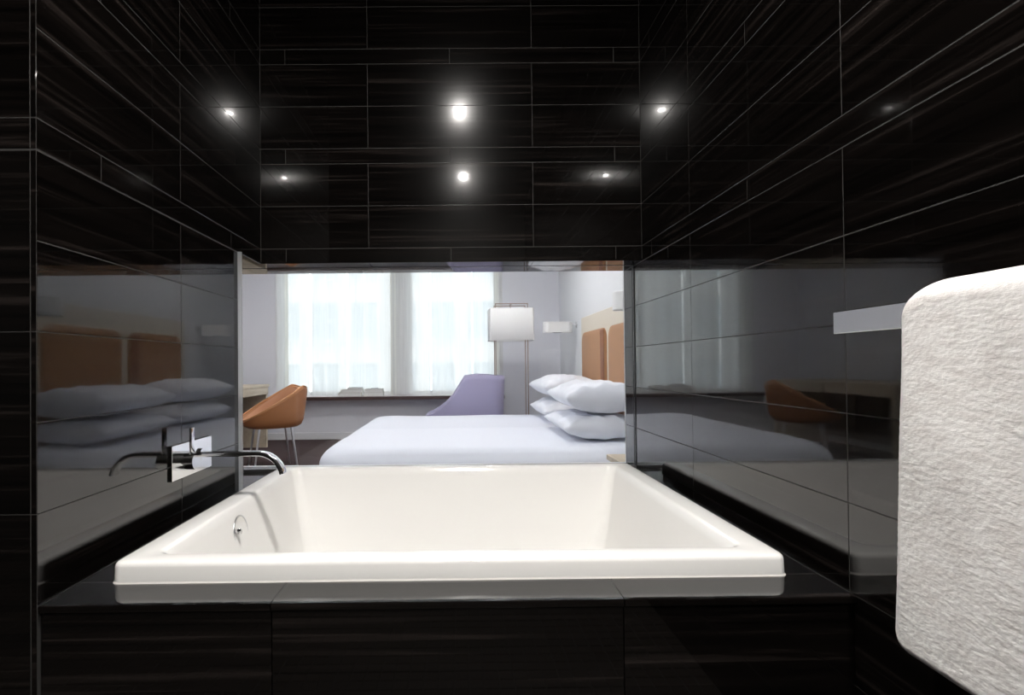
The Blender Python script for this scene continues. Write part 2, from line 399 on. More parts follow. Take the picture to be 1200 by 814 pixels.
# ------------------------------------------------------------------ glass between bath and bedroom
g1 = bpy.data.objects.new('window_1', None); C.objects.link(g1); g1['kind'] = STRUCT
obj('pane', box(XN + .01, XR - .002, YG - 0.005, YG + 0.005, DECK + 0.002, SOF - 0.001), M['bathglass'], g1)
bm = bmesh.new(); add_box(bm, XN + .01, XR - .001, YG - 0.011, YG - 0.0055, SOF - 0.0012, SOF + .008); add_box(bm, XN + .01, XR - .001, YG + 0.0055, YG + 0.011, SOF - 0.0012, SOF + .008)
obj('channel', bm, M['track'], g1)
bm = bmesh.new(); add_box(bm, XN + .01, XR - .001, YG - 0.011, YG - 0.0055, DECK, DECK + 0.014); add_box(bm, XN + .01, XR - .001, YG + 0.0055, YG + 0.011, DECK, DECK + 0.014)
obj('channel', bm, M['satin'], g1)
bm = bmesh.new(); add_box(bm, XR - 0.0035, XR - 0.0012, YG - 0.0105, YG - 0.0055, DECK, SOF); add_box(bm, XR - 0.0035, XR - 0.0012, YG + 0.0055, YG + 0.0105, DECK, SOF)
obj('side_channel', bm, M['track'], g1)
obj('edge_strip', box(XL - 0.002, XL + 0.015, YP - 0.003, YP + 0.006, DECK, SOF, bev=.001), mat_sheer('edge_glass', .58, (.85, .87, .88), .8), g1)

# ------------------------------------------------------------------ bathtub
tub = thing('bathtub', 'white rectangular drop-in bathtub with a thick flat rim set into dark tiled deck', 'bathtub', ((TX0 + TX1) / 2, (TY0 + TY1) / 2, 0))
tcx, tcy = tub.location.x, tub.location.y
hx, hy = (TX1 - TX0) / 2, (TY1 - TY0) / 2
rims = [(0.004, 0.0, 0.018, DECK + 0.0005), (0.0, 0, 0.02, DECK + 0.003), (0.001, 0, 0.02, TZ - 0.012), (0.0025, 0, 0.02, TZ - 0.006), (0.006, 0, 0.02, TZ - 0.002), (0.012, 0, 0.02, TZ),
        (0.052, 0.012, 0.035, TZ), (0.058, 0.013, 0.035, TZ - 0.002), (0.063, 0.014, 0.035, TZ - 0.008), (0.069, 0.016, 0.036, TZ - 0.03),
        (0.10, 0.03, 0.05, TZ - 0.25), (0.115, 0.045, 0.07, TZ - 0.36), (0.14, 0.06, 0.08, TZ - 0.405), (0.19, 0.08, 0.09, TZ - 0.425)]
bm = bmesh.new(); rs = []
for ins, ex, r, z in rims:
    rs.append(ring(bm, rrect(-hx + ins + ex, hx - ins - ex, -hy + ins, hy - ins, r, 8), z))
bridge(bm, rs, False, True)
shell = obj('basin', bm, M['acrylic'], tub); smooth_by_angle(shell, 50)
bm = bmesh.new(); r0 = ring(bm, rrect(-hx - .002, hx + .002, -hy - .002, hy + .002, .02, 6), DECK); r1 = ring(bm, rrect(-hx - .0005, hx + .0005, -hy - .0005, hy + .0005, .02, 6), DECK + .004); bridge(bm, [r0, r1])
obj('sealant_bead', bm, M['silicone'], tub)
# overflow cover on the left inner wall
ov = Vector((TX0 + 0.0865 - tcx, 1.68 - tcy, TZ - 0.085))
bm = bmesh.new(); add_cyl(bm, ov + Vector((-.008, 0, 0)), ov + Vector((0.008, 0, .0022)), 0.052, 0.048, n=40)
o = obj('overflow_cover', bm, M['acrylic'], tub); smooth_by_angle(o, 40)
bm = bmesh.new(); pts = [ov + Vector((.008 - .14 * .050 * math.sin(a * math.pi / 24), .050 * math.cos(a * math.pi / 24), .050 * math.sin(a * math.pi / 24))) for a in range(49)]
add_tube(bm, pts, .0028, 8); obj('overflow_ring', bm, M['satin'], o, smooth=True)
bm = bmesh.new(); add_cyl(bm, ov + Vector((.006, -.040, .014)), ov + Vector((.026, -.040, .014)), .008, n=16); obj('overflow_knob', bm, M['chrome'], o, smooth=True)
bm = bmesh.new(); add_cyl(bm, (-.25, 0, TZ - .424), (-.25, 0, TZ - .417), .032, .03, n=32); o = obj('drain', bm, M['chrome'], tub)

# ------------------------------------------------------------------ wall faucet
fc = thing('bath_faucet', 'chrome wall-mounted bath faucet with square plate and long curved spout over the bathtub', 'faucet', (XL, 1.71, EYE - 0.29))
obj('plate', box(0, 0.008, -0.126, 0.127, -0.055, 0.053, bev=.0015), M['chrome'], fc)
b = cyl((0.008, -0.075, 0.0), (0.056, -0.075, 0.0), 0.026, n=32); o = obj('mixer_body', b, M['chrome'], fc); smooth_by_angle(o)
b = box(0.040, 0.046, -0.088, -0.066, 0.02, 0.104, bev=.0015); o = obj('lever', b, M['chrome'], fc); smooth_by_angle(o)
pts = [(0.006, 0.05, 0.001)] + [(x, 0.05, 0.001) for x in (0.05, .1, .15, .2)]
for k in range(1, 11):
    a = math.radians(78 * k / 10); pts.append((0.2 + 0.085 * math.sin(a), 0.05, 0.001 - 0.085 * (1 - math.cos(a))))
bm = bmesh.new(); rs = []
for i, p in enumerate(pts):             # a flat bar, wider than thick, bent down at its end
    q0, q1 = Vector(pts[max(i - 1, 0)]), Vector(pts[min(i + 1, len(pts) - 1)]); t_ = (q1 - q0).normalized(); nrm = Vector((-t_.z, 0, t_.x)); f = i / (len(pts) - 1)
    hw_, ht = .016 + .003 * f, .0085 - .0015 * f
    rs.append([bm.verts.new(Vector(p) + Vector((0, 1, 0)) * yy + nrm * zz) for yy, zz in rrect(-hw_, hw_, -ht, ht, .004, 3)])
bridge(bm, rs, True, True)
o = obj('spout', bm, M['chrome'], fc); smooth_by_angle(o, 40)
b = cyl((0.008, 0.05, 0.001), (0.016, 0.05, 0.001), 0.02, n=28); o = obj('collar', b, M['chrome'], fc); smooth_by_angle(o)

# ------------------------------------------------------------------ towel bar and towel
BX = 0.755
M['bar'] = mat('brushed_chrome', (0.52, 0.52, 0.53), 0.1, 1.0)
tb = thing('towel_bar', 'flat chrome towel bar mounted on dark tiled wall holding the white towel', 'towel bar', (BX, 0.7, EYE + 0.0765))
o = obj('bar', box(-0.006, 0.006, -0.46, 0.34, -0.0225, 0.0225, bev=.002), M['bar'], tb)
for y in (-0.41, 0.215):
    b = bmesh.new(); add_box(b, 0.0062, XR - BX - .0005, y - 0.02, y + 0.02, -0.012, 0.012, bev=.002); obj('mount', b, M['chrome'], tb)
def towel():
    # folded bath towel hung over the bar: one thick closed loop of cloth around it
    bm = bmesh.new()
    ys0, ys1 = 0.335, 0.862
    ny, thick = 250, 0.026
    zb, zbk = EYE - 0.478, EYE - 0.44
    zc = EYE + 0.092
    def prof():
        # outline in (x, z) from the bottom of the outer face up, over the bar, and down the wall side, then back inside
        P = []
        ro = 0.0075 + thick
        n = 330
        for k in range(n + 1): P.append((BX - ro, zb + 0.012 + (zc - zb - .012) * k / n))
        for k in range(1, 24):
            a = math.pi - math.pi * k / 24; P.append((BX + ro * math.cos(a), zc + ro * 1.0 * math.sin(a)))
        for k in range(60): P.append((BX + ro, zc - (zc - zbk) * k / 59))
        return P
    outer = prof()
    ri = 0.0085
    inner = [(BX - ri, zb + 0.012)] + [(BX - ri, zb + .012 + (zc - zb - .012) * k / 30) for k in range(1, 31)] + [(BX + ri * math.cos(math.pi - math.pi * k / 8), zc + .016 * math.sin(math.pi * k / 8)) for k in range(1, 8)] + [(BX + ri, zc - (zc - zbk) * k / 20) for k in range(21)]
    bottomcap = [(BX - ri - (0.0075 + thick - ri) * (.5 - .5 * math.cos(math.pi * k / 10)), zb + .012 - .012 * math.sin(math.pi * k / 10)) for k in range(1, 10)]
    loop = outer + inner[::-1] + bottomcap
    cx = sum(p[0] for p in loop) / len(loop)
    rows = []
    rc = 0.035     # rounding of the folded edge towards the tub
    for j in range(ny + 1):
        y = ys0 + (ys1 - ys0) * j / ny
        row = []
        for (x, z) in loop:
            d = ys1 - y
            # far folded edge: rounded in plan, and rounded at its top and bottom corners in elevation
            sh = 0.0
            t = max(0.0, 1 - d / 0.022)
            s = math.sqrt(max(0.0, 1 - t * t))
            xx = x
            if t > 0 and abs(x - BX) > ri + .0005:
                xm = BX + math.copysign(ri + .003, x - BX); xx = xm + (x - xm) * s
            zz = z
            tc_ = max(0.0, 1 - d / rc)
            if x < BX - ri - .0001:
                if z < zb + .12:
                    lift = 0.05 * (1 - math.sqrt(max(0, 1 - tc_ ** 2)));  zz += lift * (1 - (z - zb) / .12)
            if z > zc - .22:
                q_ = min(1, (z - zc + .22) / .2); q_ = q_ * q_ * (3 - 2 * q_)
                zz -= q_ * 0.045 * (1 - math.sqrt(max(0, 1 - max(0.0, 1 - d / 0.075) ** 2)))
            w_ = 0.0030 * noise.noise(Vector((y * 9, z * 6, 3.1))) if x < BX else 0
            if x < BX - ri - .0001 or z > zc:
                f = noise.noise(Vector((y * 300, z * 560, 1.7))) * .0005 + noise.noise(Vector((y * 110, z * 150, 9.7))) * .0005
                w_ += f
            yy = y - 0.010 * max(0, (zc - z)) * 0 + 0.004 * noise.noise(Vector((z * 5, 0.3, 7))) * (j / ny) + (EYE - z) * 0.045 * (j / ny)
            row.append(bm.verts.new((xx + w_, yy, zz)))
        rows.append(row)
    bridge(bm, rows)
    nO, nI = len(outer), len(inner)
    for r_ in (rows[0], rows[-1]):
        A, B = r_[:nO], r_[nO:nO + nI][::-1]
        i = j = 0
        while i < nO - 1 or j < nI - 1:
            if j == nI - 1 or (i < nO - 1 and (i + 1) / (nO - 1) <= (j + 1) / (nI - 1)): bm.faces.new((A[i], A[i + 1], B[j])); i += 1
            else: bm.faces.new((A[i], B[j + 1], B[j])); j += 1
        bm.faces.new([A[0], B[0]] + r_[nO + nI:])
    return bm
o = obj('bath_towel', towel(), M['towel'], smooth=True)
tag(o, 'thick white terry bath towel hung over the chrome bar on dark tiled wall', 'towel')

# ------------------------------------------------------------------ bathroom downlights
def downlight(x, y, z, label, lens, r, group):
    t = thing('downlight', label, 'downlight', (x, y, z), 0, group)
    bm = bmesh.new(); n = 32
    rr = [(r * 1.5, 0.0), (r * 1.5, -0.004), (r * 1.05, -0.006), (r * 1.0, -0.002)]
    rings = [[bm.verts.new((a * math.cos(2 * math.pi * k / n), a * math.sin(2 * math.pi * k / n), h)) for k in range(n)] for a, h in rr]
    bridge(bm, rings); obj('trim_ring', bm, M['satin'], t, smooth=True)
    bm = bmesh.new(); add_cyl(bm, (0, 0, -0.0035), (0, 0, -0.001), r * .98, n=24); obj('lens', bm, lens, t)
    return t
downlight(0.03, 0.56, CEIL, 'small recessed downlight in dark bathroom ceiling nearer the bathtub, mirrored brighter in the back tiles', M['bath_lens'], 0.024, 'bathroom downlights')
downlight(0.07, -0.86, CEIL, 'small recessed downlight in dark bathroom ceiling behind the viewer, mirrored lower in the back tiles', M['bath_lens'], 0.024, 'bathroom downlights')

# ------------------------------------------------------------------ bedroom shell
struct('floor_bedroom', box(RX0, RX1, YO, RY1 + .3, -0.1, 0.0), M['carpet'])
struct('ceiling_bedroom', box(RX0, RX1, YO, RY1, RCEIL, RCEIL + .1), M['whiteceil'])
struct('wall_headboard_side', box(RX1, RX1 + .1, YO + .001, RY1 + .3, 0, RCEIL + .1), M['wallwhite'])
struct('wall_desk_side', box(RX0 - .1, RX0, YO, RY1 + .3, 0, RCEIL + .1), M['wall'])
bm = bmesh.new()       # bedroom face of the wall around the opening
add_box(bm, RX0, RX1, YO, YO + .02, SOF + .005, RCEIL)
add_box(bm, RX0, XN, YO, YO + .02, 0, SOF + .005); add_box(bm, XR + .002, RX1, YO, YO + .02, 0, SOF + .005); add_box(bm, XN, XR + .002, YO, YO + .02, 0, DECK)
struct('wall_bath_side', bm, M['wallwhite'])
SILL = EYE - 0.424
WINS = ((-2.60, -0.93), (-0.735, 0.58)); WTOP = 2.68
bm = bmesh.new(); y0, y1 = RY1, RY1 + .3
add_box(bm, RX0, RX1, y0, y1, 0, SILL - .055); add_box(bm, RX0, RX1, y0, y1, WTOP, RCEIL + .1)
zs = (SILL - .055, WTOP)
for a, b in ((RX0, WINS[0][0]), (WINS[1][1], RX1)): add_box(bm, a, b, y0, y1, *zs)
wf = struct('wall_far', bm, M['wall'])
obj('pier', box(WINS[0][1], WINS[1][0], y0 + .15, y1, *zs), M['trimwhite'], wf)
struct('baseboard_far', box(RX0, RX1, RY1 - .018, RY1, 0, 0.10, bev=.004), M['trimwhite'])
struct('baseboard_right', box(RX1 - .016, RX1, YO + .03, RY1 - .02, 0, 0.10, bev=.004), M['trimwhite'])
s = struct('trim_1', box(-2.72, 0.645, RY1 - .20, RY1 + .001, SILL - .052, SILL - .006, bev=.004), M['sill'])
obj('sill_top', box(-2.72, 0.645, RY1 - .196, RY1 + .2, SILL - .006, SILL), M['sillstone'], s)
obj('cove', box(-2.68, 0.62, RY1 - .15, RY1, SILL - .072, SILL - .052), M['trimwhite'], s)
for i, (a, b) in enumerate(WINS):
    wv = bpy.data.objects.new('window_%d' % (i + 2), None); C.objects.link(wv); wv['kind'] = STRUCT
    bm = bmesh.new(); t = .05; Y0, Y1 = RY1 + .19, RY1 + .25
    add_box(bm, a, a + t, Y0, Y1, SILL, WTOP); add_box(bm, b - t, b, Y0, Y1, SILL, WTOP); add_box(bm, a + t, b - t, Y0, Y1, SILL, SILL + t); add_box(bm, a + t, b - t, Y0, Y1, WTOP - t, WTOP)
    obj('frame', bm, M['frame'], wv)
    nm = 1
    for k in range(1, nm):
        x = a + (b - a) * k / nm; obj('mullion', box(x - .018, x + .018, Y0, Y1, SILL + t, WTOP - t), M['frame'], wv)
    for k in range(nm):
        x0 = a + t if k == 0 else a + (b - a) * k / nm + .018
        x1 = b - t if k == nm - 1 else a + (b - a) * (k + 1) / nm - .018
        obj('pane', box(x0, x1, Y0 + .027, Y0 + .033, SILL + t, WTOP - t), M['pane'], wv)

# sheer curtains, each hung in front of one window down to the sill
def curtain(name, x0, x1, label, hems, gaps, seedv):
    t = thing(name, label, 'curtain', ((x0 + x1) / 2, RY1 - .04, SILL), 0, 'sheer curtains')
    cx = t.location.x; top = 2.76 - SILL
    cuts = [x0] + gaps + [x1]
    for q, (a, b) in enumerate(zip(cuts, cuts[1:])):       # hanging voile panels with a slim gap between neighbours
        a, b = a + (.013 if q else 0), b - (.013 if q < len(gaps) else 0)
        bm = bmesh.new(); n = max(8, int((b - a) / .012)); rows = []
        for j in range(9):
            z = 0.006 + (top - .006) * j / 8; row = []
            for k in range(n + 1):
                x = a + (b - a) * k / n
                y = 0.018 * noise.noise(Vector((x * 3.2, seedv, 0))) + .007 * math.sin(x * 30 + seedv) * (.6 + .4 * noise.noise(Vector((x * 2, seedv, j * .2))))
                row.append(bm.verts.new((x - cx, y, z)))
            rows.append(row)
        for r, s_ in zip(rows, rows[1:]):
            for k in range(n): bm.faces.new((r[k], r[k + 1], s_[k + 1], s_[k]))
        obj('voile_panel', bm, M['sheer'], t, smooth=True)
    for hx_, hw in hems:
        b = bmesh.new(); add_box(b, hx_ - hw / 2 - cx, hx_ + hw / 2 - cx, -.042, -.036, 0.006, top, bev=.001); obj('side_hem', b, M['sheer_hem'], t)
    b = bmesh.new(); add_box(b, x0 - cx, x1 - cx, -.015, .015, top - .01, top + .02); obj('head_rail', b, M['trimwhite'], t)
    return t
# px -> x at the curtain plane
cxp = lambda px: (px - 537.4) / 612.4 * (RY1 - .1)
curtain('curtain', cxp(322), cxp(460.5), 'sheer white curtain at the left window beside the tan chair', [(cxp(336), .05), (cxp(459), .03)], [cxp(363), cxp(406.5)], 1.3)
curtain('curtain', cxp(462), cxp(590), 'sheer white curtain at the right window behind floor lamp and lavender chair', [(cxp(463.2), .025), (cxp(583), .06)], [cxp(505), cxp(554)], 4.1)

# ------------------------------------------------------------------ bed
BZ = EYE - 0.571
BED = (-1.00, 1.37, 3.55, 6.10)
bed = thing('bed', 'wide bed with smooth white duvet in front of the cream headboard', 'bed', ((BED[0] + BED[1]) / 2, (BED[2] + BED[3]) / 2, 0))
def duvet():
    hx, hy = (BED[1] - BED[0]) / 2, (BED[3] - BED[2]) / 2; R = .13
    bm = bmesh.new(); rs = []
    prof = [(-0.075, 0.06), (-.06, .12), (-.04, .2), (-.022, .28)]
    for k in range(9):
        a = math.radians(90 * k / 8); prof.append((R - R * math.cos(a), BZ - R + R * math.sin(a)))
    prof += [(R + .1, BZ + .004), (R + .25, BZ + .008), (R + .45, BZ + .01), (R + .7, BZ + .012), (R + .95, BZ + .012)]
    for ins, z in prof:
        pts = rrect(-hx + ins, hx - max(ins, 0) * .4, -hy + ins, hy - ins, max(.21 - max(ins, 0) * .2, .03), 8)
        # spread the straight runs so that the cloth can ripple
        full = []
        for k_, (a, b) in enumerate(zip(pts, pts[1:] + pts[:1])):
            m_ = 26 if k_ % 9 == 8 else 1      # the straight runs between the rounded corners
            for q in range(m_): full.append((a[0] + (b[0] - a[0]) * q / m_, a[1] + (b[1] - a[1]) * q / m_))
        r_ = []
        for (x, y) in full:
            hang = max(0, (BZ - .06 - z)) / .4
            n1 = noise.noise(Vector((x * 4, y * 4, 1))); n2 = noise.noise(Vector((x * 2.1, y * 2.1, 5 + z)))
            r_.append(bm.verts.new((x * (1 + .012 * hang * n1), y * (1 + .012 * hang * n1), z + .010 * n2 * (1 if z > BZ - .03 else .2))))
        rs.append(r_)
    n = len(rs[0])
    bridge(bm, rs, False, True)
    return bm
obj('duvet', duvet(), M['linen'], bed, smooth=True)
cx, cy = bed.location.x, bed.location.y
obj('mattress', box(BED[0] + .12 - cx, BED[1] - .01 - cx, BED[2] + .12 - cy, BED[3] - .12 - cy, .2, BZ - .12, bev=.03), M['linen'], bed)
obj('base', box(BED[0] + .14 - cx, BED[1] - .01 - cx, BED[2] + .14 - cy, BED[3] - .14 - cy, .05, .2), M['bedbase'], bed)
for sx_ in (0, 1):
    for sy_ in (0, 1):
        x = (BED[0] + .25 if sx_ == 0 else BED[1] - .15) - cx; y = (BED[2] + .25 if sy_ == 0 else BED[3] - .25) - cy
        obj('leg', cyl((x, y, 0), (x, y, .052), .025), M['bedbase'], bed)

def pillow(name, cx, cy, z0, lx, ly, t, label, seedv, rz=0.0, near=5.0):
    bm = bmesh.new(); nx, ny = 36, 44; grid = {}
    for side in (1, -1):
        for i in range(nx + 1):
            for j in range(ny + 1):
                u, v = -1 + 2 * i / nx, -1 + 2 * j / ny
                if side == -1 and (i in (0, nx) or j in (0, ny)): grid[(side, i, j)] = grid[(1, i, j)]; continue
                prof = (max(0, 1 - abs(u) ** 2.4) ** .62) * (max(0, 1 - abs(v) ** (near if v < 0 else 5.0)) ** (.34 if v < 0 and near > 9 else .55))
                # corners pull out, edges draw in
                ex = 1 - .045 * (1 - abs(v) ** 2) * abs(u) ** 3; ey = 1 - .035 * (1 - abs(u) ** 2) * abs(v) ** 3
                x, y = u * lx / 2 * ex, v * ly / 2 * ey
                wr_ = .020 * noise.noise(Vector((x * 7 + seedv, y * 5, side * 2.0))) + .012 * noise.noise(Vector((x * 16, y * 12 + seedv, side * 3.0))) + .014 * abs(v) ** 4 * math.sin(x * 46 + seedv * 3)
                z = side * t / 2 * prof + wr_ * prof ** .5 * (1 if side == 1 else .35)
                grid[(side, i, j)] = bm.verts.new((x, y, z + t / 2 + 0))
    for side in (1, -1):
        for i in range(nx):
            for j in range(ny):
                q = [grid[(side, i, j)], grid[(side, i + 1, j)], grid[(side, i + 1, j + 1)], grid[(side, i, j + 1)]]
                bm.faces.new(q if side == 1 else q[::-1])
    o = obj(name, bm, M['pillow'], smooth=True)
    o.location = (cx, cy, z0); o.rotation_euler = (0, 0, rz)
    return tag(o, label, 'pillow', 'pillows stacked on the bed')
pillow('pillow', 1.09, 5.42, BZ + .018, .58, 1.02, .20, 'lower white pillow of the far stack, next to the window side of the bed', 1.0)
pillow('pillow', 1.10, 5.50, BZ + .230, .58, 0.98, .225, 'upper white pillow of the far stack, next to the window side of the bed', 2.3, .03)
pillow('pillow', 1.065, 4.22, BZ + .018, .62, 0.96, .175, 'lower white pillow of the near stack, closest to the glass', 3.7, 0.0, 16.0)
pillow('pillow', 1.085, 4.24, BZ + .206, .60, 1.00, .225, 'upper white pillow of the near stack, closest to the glass', 5.2, -.02, 16.0)

# headboard on the wall
HX = RX1
hb = thing('headboard', 'cream headboard with two tan leather panels on the wall behind the pillows', 'headboard', (HX, 5.0, 0))
obj('board', box(-0.03, -0.001, -1.12, 1.10, 0.2, EYE + 0.535, bev=.006), M['cream'], hb)
def panel(y0, y1):
    bm = bmesh.new(); rs = []
    for ins, dx in ((0, 0), (0, -.012), (.006, -.020), (.016, -.024), (.05, -.027)):
        pts = rrect(y0 + ins, y1 - ins, .3 + ins, EYE + .355 - ins, max(.11 - ins * .6, .01), 8)
        rs.append([bm.verts.new((-.03 + dx, p[0], p[1])) for p in pts])
    bridge(bm, rs, False, True); return bm
p1 = obj('panel', panel(.055, 1.0), M['tan'], hb); smooth_by_angle(p1, 50)
obj('side_strip', box(-.0582, -.0560, .068, .20, .36, EYE + .335, bev=.0005), M['tandark'], p1)  # darker tan strip along the near end of this panel
p2 = obj('panel', panel(-1.0, -.055), M['tan'], hb); smooth_by_angle(p2, 50)

# wall reading lamps
def reading_lamp(x0, x1, y, label, rz=0.0):
    t = thing('reading_lamp', label, 'wall lamp', (RX1, y, EYE + .455), 0, 'reading lamps beside the bed')
    bm = bmesh.new(); r = .085; n = 40
    a0, a1 = x0 - RX1, x1 - RX1; cxl = (a0 + a1) / 2; L_ = (a1 - a0) / 2
    rings = []
    for ins, z in ((0.002, -.066), (0, -.064), (0, .064), (.002, .066), (.006, .064), (.006, -.064)):
        rings.append(ring(bm, [(cxl + p[0], p[1]) for p in rrect(-L_ + ins, L_ - ins, -.075 + ins, .075 - ins, .07 - ins, 8)], z))
    bridge(bm, rings); s = obj('shade', bm, M['lampshade'], t); smooth_by_angle(s, 40)
    bm = bmesh.new(); add_tube(bm, [(cxl + .02, 0, .03), (-.03, 0, .03), (-.012, 0, .03)], .008, 10); obj('arm', bm, M['whitemetal'], t, smooth=True)
    b = cyl((cxl, 0, -.03), (cxl, 0, .045), .012); bb = obj('bulb_holder', b, M['whitemetal'], t)
    b = cyl((-.012, 0, .03), (-.0005, 0, .03), .035, n=28); o = obj('wall_plate', b, M['satin'], t)
    b = cyl((cxl, 0, -.067), (cxl, 0, -.064), .060, n=28); obj('diffuser', b, M['bookgrey'], t)
reading_lamp(1.05, 1.41, 6.46, 'white drum reading lamp on wall beyond the far stack of pillows')
reading_lamp(1.13, 1.41, 3.80, 'white drum reading lamp on wall at near side of headboard, half hidden by jamb')

# floor lamp
LX0, LX1, LY = 0.467, 0.866, 6.62
fl_ = thing('floor_lamp', 'floor lamp with white box shade in thin bronze frame, behind the bed', 'floor lamp', ((LX0 + LX1) / 2, LY, 0))
hw = (LX1 - LX0) / 2; zt = EYE + .765
for dy in (-.12, .13):
    bm = bmesh.new(); add_box(bm, -hw - .006, -hw + .006, dy - .006, dy + .006, 0, zt); add_box(bm, hw - .006, hw + .006, dy - .006, dy + .006, 0, zt); add_box(bm, -hw + .006, hw - .006, dy - .006, dy + .006, zt - .012, zt)
    obj('frame', bm, M['bronze'], fl_)
for x in (-hw, hw): obj('foot_rail', box(x - .008, x + .008, -.112, .122, 0, .016), M['bronze'], fl_)
bm = bmesh.new(); rings = []
S0, S1 = EYE + .30, EYE + .70
for ins, z in ((0.004, S0), (0, S0 + .004), (0, S1 - .004), (0.004, S1), (.01, S1 - .004), (.01, S0 + .004)):
    rings.append(ring(bm, rrect(-.282 + ins, .272 - ins, -.20 + ins, .20 - ins, .03, 6), z))
rings.append(rings[0]); bridge(bm, rings[:-1])
for k in range(len(rings[0])): bm.faces.new((rings[5][k], rings[5][(k + 1) % len(rings[0])], rings[0][(k + 1) % len(rings[0])], rings[0][k]))
sh = obj('shade', bm, M['lampshade'], fl_); smooth_by_angle(sh, 50)
bm = bmesh.new(); add_cyl(bm, (0, 0, S0 + .1), (0, 0, zt - .005), .006); add_box(bm, -.006, .006, -.112, .122, zt - .012, zt - .002); obj('stem', bm, M['bronze'], fl_)
bm = bmesh.new(); bmesh.ops.create_uvsphere(bm, u_segments=16, v_segments=10, radius=.045, matrix=Matrix.Translation((0, 0, S0 + .09))); obj('bulb', bm, M['whitemetal'], fl_, smooth=True)

# ------------------------------------------------------------------ shells for the two armchairs
def bucket(bm, plan, top, zbot, zseat, wall, taper=.82, n=56):
    """closed armchair shell: plan(angle) -> radius vector, top(x) -> rim height"""
    rs = []
    A = [2 * math.pi * k / n for k in range(n)]
    def R(s, zf, ins=0.0):
        row = []
        for a in A:
            x, y = plan(a); l = math.hypot(x, y); f = s * (l - ins) / l
            row.append(bm.verts.new((x * f, y * f, zf(x, y))))
        rs.append(row)
    R(taper * .35, lambda x, y: zbot)
    R(taper * .85, lambda x, y: zbot)
    R(taper * .97, lambda x, y: zbot + .02)
    for q in (.15, .35, .55, .75, .9):
        R(taper + (1 - taper) * q ** .7, lambda x, y, q=q: zbot + .02 + (top(x) - zbot - .02) * q)
    R(1.0, lambda x, y: top(x) - .012); R(.995, lambda x, y: top(x), .012); R(.995, lambda x, y: top(x), wall - .012); R(1.0, lambda x, y: top(x) - .014, wall)
    for q in (.75, .5, .25, .05):
        R((taper + (1 - taper) * q ** .7), lambda x, y, q=q: zseat + (top(x) - zseat) * q, wall)
    R(taper * .8, lambda x, y: zseat + .012, wall); R(taper * .4, lambda x, y: zseat + .022, wall * .5)
    for r, s_, k in zip(rs, rs[1:], range(len(rs))):
        n0 = len(bm.faces); bridge(bm, [r, s_]); bm.faces.ensure_lookup_table()
        for f in list(bm.faces)[n0:]: f.material_index = 1 if k >= len(rs) - 7 else 0
    bm.faces.new(rs[0][::-1]); bm.faces.new(rs[-1]).material_index = 1
def sup(a, rx, ry, p):
    c, s_ = math.cos(a), math.sin(a)
    return (rx * math.copysign(abs(c) ** (2 / p), c), ry * math.copysign(abs(s_) ** (2 / p), s_))
# tan chair at the desk, faces the desk on the left
dc = thing('desk_chair', 'cognac tan leather tub chair on thin metal legs beside the desk', 'armchair', (-1.935, 5.44, 0), math.radians(30))
def dctop(x): return .50 + .355 * min(1, max(0, (x + .345) / .60)) ** 1.05 - .045 * max(0, (x - .22) / .125) ** 2
bm = bmesh.new(); bucket(bm, lambda a: sup(a, .345, .33, 2.4), dctop, .435, .48, .045, .84)
M['lining'] = mat('pale_cognac_lining', (0.52, 0.25, 0.13), 0.5, noise_amt=0.06, noise_scale=12)
o = obj('shell', bm, M['cognac'], dc); o.data.materials.append(M['lining']); o.data.polygons.foreach_set('use_smooth', [True] * len(o.data.polygons))
bm = bmesh.new(); rs = [ring(bm, [sup(2 * math.pi * k / 40, .205 * f, .195 * f, 2.6) for k in range(40)], z) for f, z in ((.9, .474), (1, .485), (1, .515), (.95, .528), (.6, .533))]; bridge(bm, rs, True, True)
obj('seat_cushion', bm, M['cognac'], dc, smooth=True)
for sx_, sy_ in ((1, -1), (1, 1), (-1, -1), (-1, 1)):
    obj('leg', cyl((sx_ * .19 + (.02 if sx_ > 0 else -.02), sy_ * .19, 0), (sx_ * .155, sy_ * .15, .438), .009, .013, n=12), M['satin'], dc)
M['rim_light'] = mat('pale_rim_highlight', (0.58, 0.28, 0.12), 0.45)
pts = [sup(2 * math.pi * k / 72, .333, .318, 2.4) for k in range(73)]
bm = bmesh.new(); add_tube(bm, [(x, y, dctop(x) + .003) for x, y in pts], .008, 8); obj('rim_highlight', bm, M['rim_light'], dc, smooth=True)  # pale tube whose colour stands in for the highlight along the rim
# lavender lounge chair
lc = thing('lounge_chair', 'low lavender upholstered lounge chair behind the bed by the right window', 'armchair', (0.08, 6.72, 0), math.radians(0))
def ltop(x):
    if x > .02: return .945 - .03 * max(0, (x - .02) / .46)
    if x > -.20: t_ = (x + .20) / .22; return .62 + (.945 - .62) * (t_ ** 1.05)
    t_ = max(0, (x + .50) / .30); return .44 + .18 * t_ ** 1.6
bm = bmesh.new(); bucket(bm, lambda a: sup(a, .50, .36, 5), ltop, .22, .38, .07, .93, 88)
o = obj('shell', bm, M['lavender'], lc, smooth=True); o.data.materials.append(M['lavender'])
bm = bmesh.new(); add_box(bm, -.40, .36, -.25, .25, .385, .46, bev=.03, seg=3); obj('seat_cushion', bm, M['lavender'], lc, smooth=True)
for sx_ in (-1, 1):
    for sy_ in (-1, 1): obj('leg', cyl((sx_ * .36, sy_ * .24, 0), (sx_ * .34, sy_ * .22, .225), .012, .016), M['bronze'], lc)

